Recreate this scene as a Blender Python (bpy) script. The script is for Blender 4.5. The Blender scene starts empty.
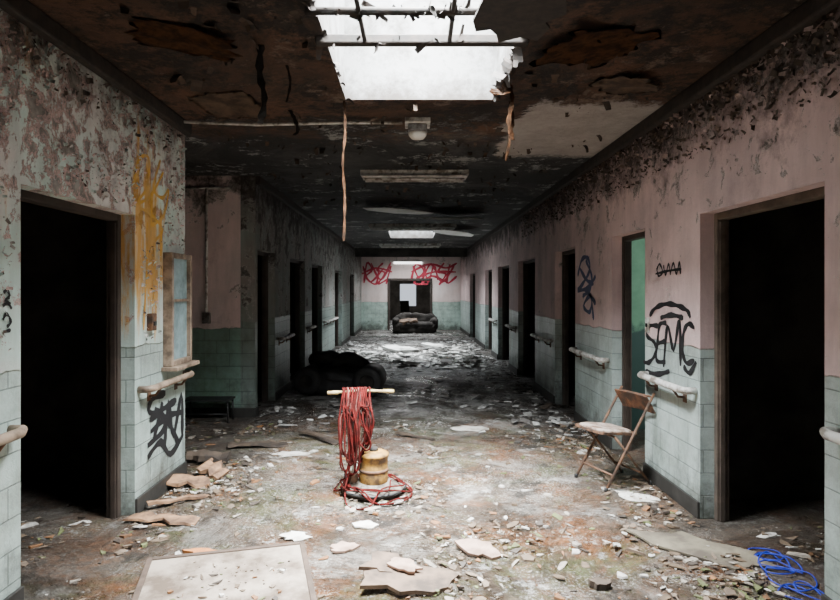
import bpy, bmesh, math, random
from mathutils import Vector, Matrix, Euler, noise as mnoise
random.seed(7)
R = math.radians
C = bpy.context.scene.collection
XL, XR, H, YE = -1.83, 1.9, 2.85, 22.6

# ------------------------------------------------------------------ node helpers
class NT:
    def __init__(s, name):
        s.m = bpy.data.materials.new(name); s.m.use_nodes = True
        s.t = s.m.node_tree; s.t.nodes.clear()
        s.out = s.t.nodes.new('ShaderNodeOutputMaterial')
        s.b = s.t.nodes.new('ShaderNodeBsdfPrincipled')
        s.t.links.new(s.b.outputs[0], s.out.inputs[0])
        s.co = s.t.nodes.new('ShaderNodeTexCoord').outputs['Object']
    def put(s, sock, v):
        if isinstance(v, bpy.types.NodeSocket): s.t.links.new(v, sock)
        elif isinstance(v, (tuple, list)) and len(v) == 3 and sock.type == 'RGBA': sock.default_value = (*v, 1)
        else: sock.default_value = v
    def n(s, typ, ins=None, **props):
        nd = s.t.nodes.new(typ)
        for k, v in props.items(): setattr(nd, k, v)
        for k, v in (ins or {}).items(): s.put(nd.inputs[k], v)
        return nd
    def math(s, op, a, b=0.0):
        return s.n('ShaderNodeMath', {0: a, 1: b}, operation=op).outputs[0]
    def mr(s, v, a, b, c=0.0, d=1.0):
        return s.n('ShaderNodeMapRange', {0: v, 1: a, 2: b, 3: c, 4: d}).outputs[0]
    def mix(s, f, a, b, blend='MIX'):
        return s.n('ShaderNodeMix', {0: f, 6: a, 7: b}, data_type='RGBA', blend_type=blend).outputs[2]
    def noise(s, scale, detail=6, rough=.6, vec=None, off=None, dist=0.0):
        v = vec if vec is not None else s.co
        if off is not None:
            v = s.n('ShaderNodeVectorMath', {0: v, 1: off}, operation='ADD').outputs[0]
        return s.n('ShaderNodeTexNoise', {'Vector': v, 'Scale': scale, 'Detail': detail, 'Roughness': rough, 'Distortion': dist}).outputs[0]
    def bump(s, h, st=.4, dist=.02):
        s.put(s.b.inputs['Normal'], s.n('ShaderNodeBump', {'Strength': st, 'Distance': dist, 'Height': h}).outputs[0])
    def base(s, c, rough=.8, metal=0.0):
        s.put(s.b.inputs['Base Color'], c); s.put(s.b.inputs['Roughness'], rough); s.put(s.b.inputs['Metallic'], metal)

def simple(name, a, b=None, rough=.8, metal=0.0, scale=8, bump=.2, lo=.4, hi=.6, spec=.5):
    t = NT(name)
    b = b or tuple(x*.55 for x in a)
    nz = t.noise(scale, 7, .65)
    t.base(t.mix(t.mr(nz, lo, hi), a, b), rough, metal)
    t.b.inputs['Specular IOR Level'].default_value = spec
    if bump: t.bump(nz, bump, .01)
    return t.m

def wall_mat(name, pa, pb, mid, under, tile, peel=.57, tileh=1.12, stain=None, topdark=(2.35, 2.85), mold=.5, streak=.45, tdirt=.6, green=.3, pscale=3.0):
    t = NT(name)
    sep = t.n('ShaderNodeSeparateXYZ', {0: t.co}); x, y, z = sep.outputs
    u = t.math('ADD', x, y)
    uz = t.n('ShaderNodeCombineXYZ', {0: u, 1: z, 2: 0.0}).outputs[0]
    n1 = t.noise(1.1, 8, .65)
    paint = t.mix(t.mr(n1, .42, .6), pa, pb)
    n2 = t.noise(pscale, 13, .76, off=(3.1, 7.7, 1.3), dist=.3)
    pf = t.math('ADD', n2, t.mr(z, 1.1, 2.85, -.05, .06))
    pf = t.math('ADD', pf, t.mr(t.noise(.9, 4, .5, off=(7, 2, 2)), .3, .7, -.04, .04))
    pm = t.mr(pf, peel, peel+.010); pm2 = t.mr(pf, peel+.045, peel+.055)
    edge = t.math('MULTIPLY', t.mr(pf, peel-.022, peel), t.math('SUBTRACT', 1.0, pm))
    lip = t.math('MULTIPLY', t.mr(pf, peel, peel+.004), t.mr(pf, peel+.012, peel+.022, 1, 0))
    n9 = t.noise(9, 8, .7)
    und = t.mix(t.mr(n9, .4, .65), under, tuple(c*.45 for c in under))
    midc = t.mix(t.mr(n9, .42, .66), mid, tuple(c*.7 for c in mid))
    up = t.mix(pm, paint, midc); up = t.mix(pm2, up, und)
    up = t.mix(t.math('MULTIPLY', edge, .6), up, (.74, .72, .67))
    up = t.mix(t.math('MULTIPLY', lip, .75), up, (.05, .04, .035))
    mo = t.mr(t.noise(2.1, 10, .8, off=(11, 2, 5)), .55, .70)
    up = t.mix(t.math('MULTIPLY', mo, mold), up, (.06, .05, .04))
    if stain:
        (y0, z0, ry, rz, col) = stain
        dy = t.math('DIVIDE', t.math('SUBTRACT', y, y0), ry); dz = t.math('DIVIDE', t.math('SUBTRACT', z, z0), rz)
        d = t.math('ADD', t.math('MULTIPLY', dy, dy), t.math('MULTIPLY', dz, dz))
        sv2 = t.n('ShaderNodeVectorMath', {0: uz, 1: (8.0, 1.2, 1.0)}, operation='MULTIPLY').outputs[0]
        m = t.math('ADD', t.mr(d, 0, 1.2, .55, -.25), t.mr(t.noise(1.0, 8, .7, vec=sv2), .35, .65, -.4, .5))
        up = t.mix(t.mr(m, .15, .50, 0, .85), up, col)
    br = t.n('ShaderNodeTexBrick', {'Vector': uz, 'Color1': tile, 'Color2': tuple(c*.9 for c in tile), 'Mortar': tuple(c*.5 for c in tile),
             'Scale': 1.0, 'Mortar Size': .004, 'Mortar Smooth': .4, 'Bias': 0.0, 'Brick Width': .3, 'Row Height': .15})
    dirt = t.mr(t.noise(2.4, 11, .8, off=(4, 4, 8)), .44, .70)
    tl = t.mix(t.math('MULTIPLY', dirt, tdirt), br.outputs[0], (.085, .07, .05))
    tl = t.mix(t.mr(t.noise(1.7, 10, .78, off=(8, 1, 3)), .5, .66, 0, green), tl, (.10, .18, .10))
    tm = t.mr(t.math('ADD', z, t.mr(t.noise(5, 4), .3, .7, -.015, .015)), tileh-.004, tileh+.004, 1, 0)
    col = t.mix(tm, up, tl)
    sv = t.n('ShaderNodeVectorMath', {0: uz, 1: (4.0, .7, 1.0)}, operation='MULTIPLY').outputs[0]
    st_ = t.mr(t.noise(1.0, 8, .7, vec=sv), .34, .6, .4, 1.0)
    sg = t.n('ShaderNodeCombineColor', {0: st_, 1: st_, 2: st_}).outputs[0]
    col = t.mix(streak, col, sg, 'MULTIPLY')
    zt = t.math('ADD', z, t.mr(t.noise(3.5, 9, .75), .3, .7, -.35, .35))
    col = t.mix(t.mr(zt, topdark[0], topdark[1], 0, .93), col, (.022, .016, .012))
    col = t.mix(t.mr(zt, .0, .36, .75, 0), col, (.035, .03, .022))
    t.base(col, t.mr(tm, 0, 1, .85, .38))
    hgt = t.math('SUBTRACT', t.math('MULTIPLY', t.math('SUBTRACT', 2.0, t.math('ADD', pm, pm2)), t.math('SUBTRACT', 1.0, tm)), t.math('MULTIPLY', br.outputs[1], tm))
    hgt = t.math('ADD', hgt, t.math('MULTIPLY', n2, .8))
    t.bump(hgt, .8, .014)
    return t.m

M = {}
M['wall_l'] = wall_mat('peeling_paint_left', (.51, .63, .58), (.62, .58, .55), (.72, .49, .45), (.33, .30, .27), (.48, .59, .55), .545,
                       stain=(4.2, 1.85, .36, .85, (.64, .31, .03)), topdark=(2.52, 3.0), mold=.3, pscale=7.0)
M['wall_lf'] = wall_mat('peeling_paint_left_far_shaded', (.25, .28, .26), (.27, .235, .22), (.2, .18, .17), (.12, .11, .1), (.25, .315, .29), .53, mold=.7, pscale=4)  # darker copy of the left wall paint, deepening the mid-corridor shade
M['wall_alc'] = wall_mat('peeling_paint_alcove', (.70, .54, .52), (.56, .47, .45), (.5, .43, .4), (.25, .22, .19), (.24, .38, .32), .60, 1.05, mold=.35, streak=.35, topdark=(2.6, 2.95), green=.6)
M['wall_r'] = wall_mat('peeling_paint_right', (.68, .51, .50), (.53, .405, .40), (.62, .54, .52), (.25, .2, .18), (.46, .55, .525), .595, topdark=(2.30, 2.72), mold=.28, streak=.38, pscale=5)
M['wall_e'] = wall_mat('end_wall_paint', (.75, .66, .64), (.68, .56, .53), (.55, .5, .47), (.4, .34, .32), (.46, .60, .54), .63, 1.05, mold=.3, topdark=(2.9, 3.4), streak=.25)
M['room'] = simple('shade_darkened_room_plaster', (.06, .053, .047), (.02, .018, .016), rough=.9, scale=2)  # plaster colour darkened so the rooms behind the doorways look unlit
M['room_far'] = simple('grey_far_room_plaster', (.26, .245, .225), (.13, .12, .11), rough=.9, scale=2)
t = NT('green_room_paint'); zz_ = t.n('ShaderNodeSeparateXYZ', {0: t.co}).outputs[2]
t.base(t.mix(t.mr(t.math('ADD', zz_, t.mr(t.noise(3, 7, .7), .3, .7, -.12, .12)), 1.02, 1.10), (.06, .12, .11), t.mix(t.mr(t.noise(2, 7, .65), .4, .6), (.24, .50, .33), (.16, .36, .24))), .7); M['room_green'] = t.m

def floor_mat():
    t = NT('debris_covered_floor')
    sep = t.n('ShaderNodeSeparateXYZ', {0: t.co}); x, y, z = sep.outputs
    n1 = t.noise(.8, 10, .7, dist=.6); n2 = t.noise(1.5, 14, .8, off=(5, 1, 0), dist=.4); n3 = t.noise(16, 9, .75)
    n4 = t.noise(60, 6, .75, off=(3, 3, 3)); wet = t.noise(.8, 10, .72, off=(4, 9, 2), dist=.8); n5 = t.noise(28, 8, .8, off=(1, 2, 3))
    c = t.mix(t.mr(n1, .38, .62), (.05, .033, .022), (.24, .165, .11))
    c = t.mix(t.mr(t.noise(1.1, 11, .78, off=(9, 3, 1), dist=.6), .47, .60, 0, .9), c, (.34, .125, .035))
    c = t.mix(t.mr(t.noise(1.2, 11, .78, off=(2, 8, 1), dist=.6), .50, .61, 0, .8), c, (.125, .16, .045))
    c = t.mix(t.mr(n3, .45, .60, 0, .55), c, (.04, .029, .021))
    c = t.mix(t.mr(n2, .51, .62, 0, .7), c, (.56, .52, .46))
    c = t.mix(t.mr(n5, .52, .60, 0, .55), c, (.035, .026, .02))
    c = t.mix(t.mr(t.noise(4.5, 14, .85, off=(7, 7, 7)), .555, .60, 0, .9), c, (.80, .78, .74))
    c = t.mix(t.math('MULTIPLY', t.mr(n4, .53, .60, 0, .9), t.mr(t.noise(1.3, 9, .75, off=(6, 2, 9)), .41, .55)), c, (.70, .67, .62))
    c = t.mix(t.mr(t.noise(1.9, 14, .84, off=(1, 5, 3)), .52, .59, 0, .9), c, (.014, .011, .008))
    wm = t.mr(wet, .46, .58)
    c = t.mix(t.math('MULTIPLY', wm, .45), c, (.018, .014, .010))
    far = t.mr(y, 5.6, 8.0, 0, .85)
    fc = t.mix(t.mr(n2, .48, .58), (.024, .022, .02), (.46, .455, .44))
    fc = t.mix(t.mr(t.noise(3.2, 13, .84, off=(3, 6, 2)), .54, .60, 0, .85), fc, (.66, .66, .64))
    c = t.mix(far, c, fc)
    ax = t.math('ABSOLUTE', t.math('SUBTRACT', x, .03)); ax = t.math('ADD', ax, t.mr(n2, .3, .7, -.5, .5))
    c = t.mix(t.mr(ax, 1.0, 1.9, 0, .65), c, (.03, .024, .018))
    t.base(c, t.mr(wet, .44, .57, .75, .10))
    hb = t.math('ADD', t.math('ADD', t.math('MULTIPLY', n3, .8), n2), t.math('ADD', t.math('MULTIPLY', n4, .3), t.math('MULTIPLY', n5, .5)))
    t.bump(t.math('MULTIPLY', hb, t.mr(wm, 0, 1, 1, .35)), 1.0, .05)
    return t.m
M['floor'] = floor_mat()

def ceil_mat():
    t = NT('rotten_ceiling')
    sep = t.n('ShaderNodeSeparateXYZ', {0: t.co}); x, y, z = sep.outputs
    n1 = t.noise(.8, 12, .78, dist=.8); n2 = t.noise(1.8, 14, .82, off=(2, 2, 2))
    near = t.mix(t.mr(n1, .40, .60), (.028, .019, .014), (.165, .080, .042))
    near = t.mix(t.mr(n2, .48, .54, 0, .9), near, (.013, .009, .007))
    near = t.mix(t.mr(t.noise(1.5, 14, .84, off=(5, 5, 1)), .56, .61, 0, .7), near, (.30, .22, .165))
    near = t.mix(t.mr(t.noise(3.5, 12, .8, off=(1, 5, 7)), .56, .60, 0, .7), near, (.05, .034, .024))
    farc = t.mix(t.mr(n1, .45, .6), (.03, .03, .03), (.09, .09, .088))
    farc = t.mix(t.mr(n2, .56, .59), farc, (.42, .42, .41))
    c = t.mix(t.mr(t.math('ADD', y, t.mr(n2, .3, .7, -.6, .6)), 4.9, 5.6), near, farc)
    jx = t.math('ADD', x, t.mr(n1, .3, .7, -.2, .2)); jy = t.math('ADD', y, t.mr(n2, .3, .7, -.25, .25))
    pm = t.math('MULTIPLY', t.math('MULTIPLY', t.mr(jx, .84, .88), t.mr(jy, 4.3, 4.4)), t.mr(jy, 6.0, 6.15, 1, 0))
    c = t.mix(pm, c, t.mix(t.mr(n2, .42, .7), (.62, .57, .53), (.36, .30, .27)))
    t.base(c, .85)
    t.bump(t.math('ADD', n1, n2), 1.0, .10)
    return t.m
M['ceil'] = ceil_mat()

def island_mat(name, stops, rough=.85):
    t = NT(name)
    r = t.n('ShaderNodeNewGeometry').outputs['Random Per Island']
    cr = t.n('ShaderNodeValToRGB', {0: r}); e = cr.color_ramp
    e.interpolation = 'CONSTANT'
    while len(e.elements) < len(stops): e.elements.new(.5)
    for el, (p, c) in zip(e.elements, stops): el.position = p; el.color = (*c, 1)
    nz = t.noise(14, 6, .7)
    t.base(t.mix(t.mr(nz, .4, .66, 0, .8), cr.outputs[0], (.06, .045, .035)), rough)
    t.bump(nz, .3, .01)
    return t.m
M['chips'] = island_mat('plaster_chips', [(0, (.42, .37, .31)), (.12, (.16, .11, .07)), (.38, (.24, .175, .125)), (.52, (.05, .038, .03)), (.68, (.27, .12, .045)), (.79, (.74, .71, .66)), (.91, (.14, .165, .06))], .6)
M['chips_far'] = island_mat('grey_chips', [(0, (.46, .46, .44)), (.2, (.06, .056, .05)), (.45, (.2, .19, .18)), (.65, (.03, .028, .026)), (.8, (.68, .68, .66))])
M['chips_pale'] = island_mat('pale_rubble', [(0, (.66, .66, .63)), (.45, (.38, .37, .35)), (.65, (.12, .115, .105)), (.8, (.75, .75, .73))])
M['flake_dark'] = island_mat('dark_paint_flakes', [(0, (.06, .045, .035)), (.25, (.15, .105, .08)), (.45, (.025, .018, .014)), (.62, (.42, .32, .30)), (.86, (.07, .05, .04))])
M['flake_ceil'] = island_mat('ceiling_paint_flakes', [(0, (.045, .03, .022)), (.35, (.085, .05, .032)), (.6, (.025, .018, .014)), (.88, (.14, .1, .075))])
M['flake_pale'] = island_mat('pale_paint_flakes', [(0, (.54, .64, .59)), (.4, (.58, .56, .52)), (.6, (.72, .50, .46)), (.9, (.15, .12, .1))])
M['white'] = simple('dirty_white_paint', (.8, .79, .76), (.55, .52, .47), scale=4, lo=.5, hi=.75)
M['slab'] = simple('dirty_white_mattress', (.58, .58, .555), (.14, .135, .125), scale=3.5, lo=.44, hi=.64)
t = NT('skylight_shaft_paint'); zz_ = t.n('ShaderNodeSeparateXYZ', {0: t.co}).outputs[2]
nz = t.noise(4, 9, .72); c = t.mix(t.mr(nz, .46, .64), (.17, .172, .17), (.06, .056, .05))
c = t.mix(t.mr(t.math('ADD', zz_, t.mr(t.noise(7, 8, .75), .3, .7, -.09, .09)), 2.86, 3.0, .85, 0), c, (.035, .026, .02)); t.base(c, .85); t.bump(nz, .3, .02); M['shaft'] = t.m
M['jamb_d'] = simple('dark_door_frame', (.05, .036, .028), rough=.6, scale=6)
M['jamb_t'] = simple('brown_grey_door_frame', (.13, .098, .076), (.055, .042, .033), rough=.6, scale=5)
M['base_trim'] = simple('black_baseboard', (.03, .028, .025), rough=.6)
M['rail_w'] = simple('chipped_white_rail', (.6, .59, .56), (.2, .17, .14), rough=.5, scale=9, lo=.46, hi=.58)
M['rail_t'] = simple('tan_wood_rail', (.32, .235, .17), (.12, .085, .06), rough=.55, scale=9)
M['metal'] = simple('dull_grey_metal', (.3, .29, .27), (.13, .11, .1), rough=.45, metal=.8, scale=14)
M['rust'] = simple('rusted_metal', (.17, .085, .045), (.055, .035, .026), rough=.75, metal=.2, scale=16)
M['strip'] = simple('rusty_hanging_strip', (.11, .05, .024), (.035, .021, .014), rough=.9, scale=12, spec=.1)
M['darkrust'] = simple('black_rust', (.030, .021, .016), (.012, .01, .008), rough=.8, scale=16)
M['black'] = simple('black_upholstery', (.014, .014, .015), (.028, .028, .028), rough=.55, scale=5, spec=.4)
M['blackmetal'] = simple('black_metal', (.02, .02, .02), rough=.5)
M['yellow'] = simple('worn_yellow_enamel', (.50, .27, .045), (.09, .05, .022), rough=.6, scale=13, lo=.38, hi=.58)
M['bar_y'] = simple('pale_yellow_handle', (.50, .39, .17), (.28, .2, .10), rough=.5, scale=12)
M['cord_r'] = simple('red_cord', (.085, .008, .007), (.035, .007, .006), rough=.9, scale=20, spec=.08)
M['cord_p'] = simple('faded_pink_cord', (.22, .08, .065), (.09, .03, .026), rough=.9, scale=20, spec=.08)
M['plate'] = simple('scuffed_dirty_aluminium', (.24, .21, .17), (.045, .034, .025), rough=.65, metal=.2, scale=12)
M['wood'] = simple('broken_tan_wood', (.34, .19, .10), (.11, .06, .035), scale=9)
M['wood_d'] = simple('rotten_dark_wood', (.085, .06, .042), (.03, .022, .017), scale=7)
M['chairwood'] = simple('brown_chair_back', (.21, .09, .045), (.06, .035, .024), rough=.65, scale=12)
M['seat'] = simple('dusty_chair_seat', (.40, .33, .28), (.13, .075, .05), rough=.75, scale=13)
M['board'] = simple('stained_dirty_board', (.36, .295, .235), (.11, .078, .055), scale=3.2, lo=.42, hi=.60)
M['board_e'] = simple('board_edge_wood', (.1, .066, .047), scale=8)
M['scrap'] = simple('brown_scrap_board', (.19, .125, .085), (.065, .045, .033), scale=6)
M['grey_sheet'] = simple('grey_brown_sheet', (.19, .165, .115), (.075, .06, .045), scale=4)
M['couch'] = simple('worn_dark_couch', (.05, .046, .042), (.018, .016, .015), rough=.9, scale=4, spec=.2)
M['paper'] = simple('soiled_paper', (.72, .70, .65), (.36, .31, .26), scale=9, lo=.46, hi=.68)
M['orange'] = simple('orange_brown_scrap', (.45, .16, .04), (.2, .08, .035), scale=9)
M['pinkish'] = simple('pinkish_plaster', (.46, .31, .24), (.22, .14, .10), scale=7)
M['blue'] = simple('blue_rope', (.012, .035, .45), (.01, .02, .25), rough=.6, scale=25)
M['pane'] = simple('pale_blue_pane', (.32, .45, .48), (.18, .25, .26), rough=.25, scale=3, bump=0)
M['gr_black'] = simple('black_spray_paint', (.012, .012, .014), rough=.6, bump=0)
M['gr_blue'] = simple('blue_black_spray_paint', (.015, .03, .11), rough=.6, bump=0)
M['gr_red'] = simple('red_spray_paint', (.50, .025, .06), rough=.6, bump=0)
M['gr_yellow'] = simple('orange_ochre_paint', (.64, .33, .03), (.52, .31, .10), rough=.6, bump=0, scale=10)
t = NT('frosted_lamp_glow'); t.base((.8, .8, .8), .5); t.put(t.b.inputs['Emission Color'], (.95, 1, 1)); t.b.inputs['Emission Strength'].default_value = 4; M['glow'] = t.m

# ------------------------------------------------------------------ mesh helpers
class MB:
    def __init__(s): s.bm = bmesh.new()
    def merge(s, b, mat=None):
        if mat is not None: b.transform(mat)
        me = bpy.data.meshes.new('tmp'); b.to_mesh(me); b.free(); s.bm.from_mesh(me); bpy.data.meshes.remove(me)
    def box(s, c, sz, rot=(0, 0, 0), bev=0, seg=2):
        b = bmesh.new(); bmesh.ops.create_cube(b, size=1)
        b.transform(Matrix.Diagonal((*sz, 1)))
        if bev: bmesh.ops.bevel(b, geom=b.edges[:], offset=bev, segments=seg, profile=.5, affect='EDGES')
        s.merge(b, Matrix.Translation(c) @ Euler(rot).to_matrix().to_4x4()); return s
    def lump(s, c, sz, rot=(0, 0, 0), amp=.03, sq=3.0, seed=0, cuts=14, freq=7):
        # sagging padded block: a super-ellipsoid roughened with noise
        b = bmesh.new(); bmesh.ops.create_uvsphere(b, u_segments=cuts*2, v_segments=cuts, radius=1)
        for v in b.verts:
            p = v.co.copy(); k = (abs(p.x)**sq+abs(p.y)**sq+abs(p.z)**sq)**(-1/sq); p *= k
            q = Vector((p.x*sz[0]/2, p.y*sz[1]/2, p.z*sz[2]/2))
            q += q.normalized()*amp*(mnoise.noise(q*freq+Vector((seed*3.1, seed, 0)))+.4*mnoise.noise(q*freq*2.7+Vector((seed, 5, 0))))
            v.co = q
        for f in b.faces: f.smooth = True
        s.merge(b, Matrix.Translation(c) @ Euler(rot).to_matrix().to_4x4()); return s
    def tube(s, pts, r, seg=8, closed=False):
        pts = [Vector(p) for p in pts]; n = len(pts); bm = s.bm; rings = []
        rr = r if isinstance(r, (list, tuple)) else [r]*n
        up = None
        for i, p in enumerate(pts):
            a = pts[i-1] if (i > 0 or closed) else p; b = pts[(i+1) % n] if (i < n-1 or closed) else p
            d = (b-a).normalized() if (b-a).length > 1e-9 else Vector((0, 0, 1))
            if up is None:
                up = d.orthogonal().normalized()
            else:
                up = up - d*up.dot(d)
                up = up.normalized() if up.length > 1e-6 else d.orthogonal().normalized()
            v = d.cross(up)
            rings.append([bm.verts.new(p + (up*math.cos(2*math.pi*k/seg) + v*math.sin(2*math.pi*k/seg))*rr[i]) for k in range(seg)])
        for i in range(n if closed else n-1):
            A, B = rings[i], rings[(i+1) % n]
            for k in range(seg):
                f = bm.faces.new((A[k], A[(k+1) % seg], B[(k+1) % seg], B[k])); f.smooth = True
        if not closed:
            bm.faces.new(rings[0][::-1]); bm.faces.new(rings[-1])
        return s
    def lathe(s, prof, c=(0, 0, 0), seg=32):
        bm = s.bm; c = Vector(c); rings = []
        for (r, z) in prof:
            rings.append([bm.verts.new(c + Vector((r*math.cos(2*math.pi*k/seg), r*math.sin(2*math.pi*k/seg), z))) for k in range(seg)])
        for A, B in zip(rings, rings[1:]):
            for k in range(seg):
                f = bm.faces.new((A[k], A[(k+1) % seg], B[(k+1) % seg], B[k])); f.smooth = True
        bm.faces.new(rings[0][::-1]); bm.faces.new(rings[-1]); return s
    def slab(s, pts, th, mat=None):
        b = bmesh.new()
        f = b.faces.new([b.verts.new((p[0], p[1], p[2] if len(p) > 2 else 0)) for p in pts])
        r = bmesh.ops.extrude_face_region(b, geom=[f])
        bmesh.ops.translate(b, vec=(0, 0, th), verts=[v for v in r['geom'] if isinstance(v, bmesh.types.BMVert)])
        bmesh.ops.recalc_face_normals(b, faces=b.faces[:]); s.merge(b, mat); return s
    def build(s, name, mat, parent=None, loc=(0, 0, 0), rot=(0, 0, 0), recalc=True):
        if recalc: bmesh.ops.recalc_face_normals(s.bm, faces=s.bm.faces[:])
        me = bpy.data.meshes.new(name); s.bm.to_mesh(me); s.bm.free()
        me.materials.append(mat)
        o = bpy.data.objects.new(name, me); C.objects.link(o)
        o.location = loc; o.rotation_euler = rot
        if parent: o.parent = parent
        return o
def tag(o, label, cat, group=None, kind=None):
    o['label'] = label; o['category'] = cat
    if group: o['group'] = group
    if kind: o['kind'] = kind
    return o
def thing(name, label, cat, loc=(0, 0, 0), rz=0, group=None):
    o = bpy.data.objects.new(name, None); C.objects.link(o); o.location = loc; o.rotation_euler = (0, 0, rz); o.empty_display_size = .1
    return tag(o, label, cat, group)
def st(o): o['kind'] = 'structure'; return o
def smooth(pts, n=6):
    P = [Vector(p) for p in pts]; out = []
    for i in range(len(P)-1):
        p0 = P[max(i-1, 0)]; p1 = P[i]; p2 = P[i+1]; p3 = P[min(i+2, len(P)-1)]
        for k in range(n):
            t = k/n
            out.append(.5*((2*p1) + (p2-p0)*t + (2*p0-5*p1+4*p2-p3)*t*t + (3*p1-p0-3*p2+p3)*t**3))
    out.append(P[-1]); return out

def plate(name, axis, u0, u1, v0, v1, w0, w1, holes, mat):
    us = sorted({u0, u1, *[h[0] for h in holes], *[h[1] for h in holes]}); us = [u for u in us if u0 <= u <= u1]
    vs = sorted({v0, v1, *[h[2] for h in holes], *[h[3] for h in holes]}); vs = [v for v in vs if v0 <= v <= v1]
    def solid(i, j):
        if not (0 <= i < len(us)-1 and 0 <= j < len(vs)-1): return False
        a = (us[i]+us[i+1])/2; b = (vs[j]+vs[j+1])/2
        return not any(h[0] < a < h[1] and h[2] < b < h[3] for h in holes)
    def P(u, v, w): return {'x': (w, u, v), 'y': (u, w, v), 'z': (u, v, w)}[axis]
    mb = MB(); bm = mb.bm
    def q(*p): bm.faces.new([bm.verts.new(a) for a in p])
    for i in range(len(us)-1):
        for j in range(len(vs)-1):
            if not solid(i, j): continue
            a, b, c, d = us[i], us[i+1], vs[j], vs[j+1]
            for w in (w0, w1): q(P(a, c, w), P(b, c, w), P(b, d, w), P(a, d, w))
            if not solid(i-1, j): q(P(a, c, w0), P(a, d, w0), P(a, d, w1), P(a, c, w1))
            if not solid(i+1, j): q(P(b, c, w0), P(b, d, w0), P(b, d, w1), P(b, c, w1))
            if not solid(i, j-1): q(P(a, c, w0), P(b, c, w0), P(b, c, w1), P(a, c, w1))
            if not solid(i, j+1): q(P(a, d, w0), P(b, d, w0), P(b, d, w1), P(a, d, w1))
    bmesh.ops.remove_doubles(bm, verts=bm.verts[:], dist=1e-5)
    return st(mb.build(name, mat))

def ground(px, py):
    y = 900/(py-290); return ((px-410)*y/600, y)
def on_left(px, py):
    y = XL*600/(px-410); return (y, 1.5-(py-290)*y/600)
def on_right(px, py):
    y = XR*600/(px-410); return (y, 1.5-(py-290)*y/600)
def on_end(px, py): return ((px-410)*YE/600, 1.5-(py-290)*YE/600)

# ------------------------------------------------------------------ room shell
DH = 2.0
DL = [(2.82, 3.99), (7.2, 8.13), (9.15, 10.45), (11.2, 12.5), (14.6, 16.1), (18.3, 19.6)]
DR = [(2.75, 3.93), (4.85, 5.64), (6.9, 7.86), (9.12, 10.55), (11.5, 12.95), (13.9, 15.2), (17.5, 19.0)]
SK = [(-.46, .59, 2.35, 4.26), (-.5, .6, 13.7, 15.6), (-.5, .6, -2.6, -.9), (-.6, .6, 20.0, 21.7)]  # last two openings are added for extra light, unseen by the camera
T = .17
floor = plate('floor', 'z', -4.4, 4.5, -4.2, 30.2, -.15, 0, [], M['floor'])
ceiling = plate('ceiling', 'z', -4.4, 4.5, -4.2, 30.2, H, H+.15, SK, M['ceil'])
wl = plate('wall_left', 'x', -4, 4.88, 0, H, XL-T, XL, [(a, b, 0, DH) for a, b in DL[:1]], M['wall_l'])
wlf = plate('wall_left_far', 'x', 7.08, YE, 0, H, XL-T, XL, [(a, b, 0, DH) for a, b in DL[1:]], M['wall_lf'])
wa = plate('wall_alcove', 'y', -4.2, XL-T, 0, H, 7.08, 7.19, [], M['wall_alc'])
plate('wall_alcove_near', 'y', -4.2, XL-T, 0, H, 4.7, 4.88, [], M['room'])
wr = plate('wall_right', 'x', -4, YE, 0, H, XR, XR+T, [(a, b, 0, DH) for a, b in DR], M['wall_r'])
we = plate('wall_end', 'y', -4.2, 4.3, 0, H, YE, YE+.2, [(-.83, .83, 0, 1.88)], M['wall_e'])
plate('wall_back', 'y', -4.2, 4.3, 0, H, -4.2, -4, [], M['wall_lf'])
plate('wall_outer_left', 'x', -4.2, 30.2, 0, H, -4.4, -4.2, [], M['room'])
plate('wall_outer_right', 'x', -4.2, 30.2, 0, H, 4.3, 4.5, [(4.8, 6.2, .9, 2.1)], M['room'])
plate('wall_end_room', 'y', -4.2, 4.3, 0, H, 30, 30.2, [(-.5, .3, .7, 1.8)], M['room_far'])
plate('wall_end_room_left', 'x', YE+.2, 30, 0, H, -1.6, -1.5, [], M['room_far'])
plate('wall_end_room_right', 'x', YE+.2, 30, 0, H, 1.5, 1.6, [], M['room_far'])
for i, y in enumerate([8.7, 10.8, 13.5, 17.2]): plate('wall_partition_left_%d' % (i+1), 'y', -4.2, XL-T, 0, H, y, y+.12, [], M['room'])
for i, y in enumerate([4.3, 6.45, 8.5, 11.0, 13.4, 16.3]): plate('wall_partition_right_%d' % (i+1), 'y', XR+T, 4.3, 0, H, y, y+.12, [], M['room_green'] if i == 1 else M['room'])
def shaft(n, s, top):
    x0, x1, y0, y1 = s; mb = MB(); w = .05; z0, z1 = H+.001, top; hz = (z0+z1)/2; dz = z1-z0
    mb.box(((x0+x1)/2, y1+w/2, hz+.075), (x1-x0+2*w, w, dz-.15)); mb.box(((x0+x1)/2, y0-w/2, hz+.075), (x1-x0+2*w, w, dz-.15))
    mb.box((x0-w/2, (y0+y1)/2, hz+.075), (w, y1-y0, dz-.15)); mb.box((x1+w/2, (y0+y1)/2, hz+.075), (w, y1-y0, dz-.15))
    l = .006
    mb.box(((x0+x1)/2, y1-l/2, H+.075), (x1-x0, l, .15)); mb.box(((x0+x1)/2, y0+l/2, H+.075), (x1-x0, l, .15))
    mb.box((x0+l/2, (y0+y1)/2, H+.075), (l, y1-y0-2*l, .15)); mb.box((x1-l/2, (y0+y1)/2, H+.075), (l, y1-y0-2*l, .15))
    o = st(mb.build('window_%d' % n, M['shaft']))
    f = MB()
    for k in range(1, 4):
        f.box((x0+(x1-x0)*k/4, (y0+y1)/2, top-.08), (.025, y1-y0, .03))
    f.box(((x0+x1)/2, (y0+y1)/2, top-.08), (x1-x0, .025, .03))
    f.build('glazing_bar', M['darkrust'], o)
    return o
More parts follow.
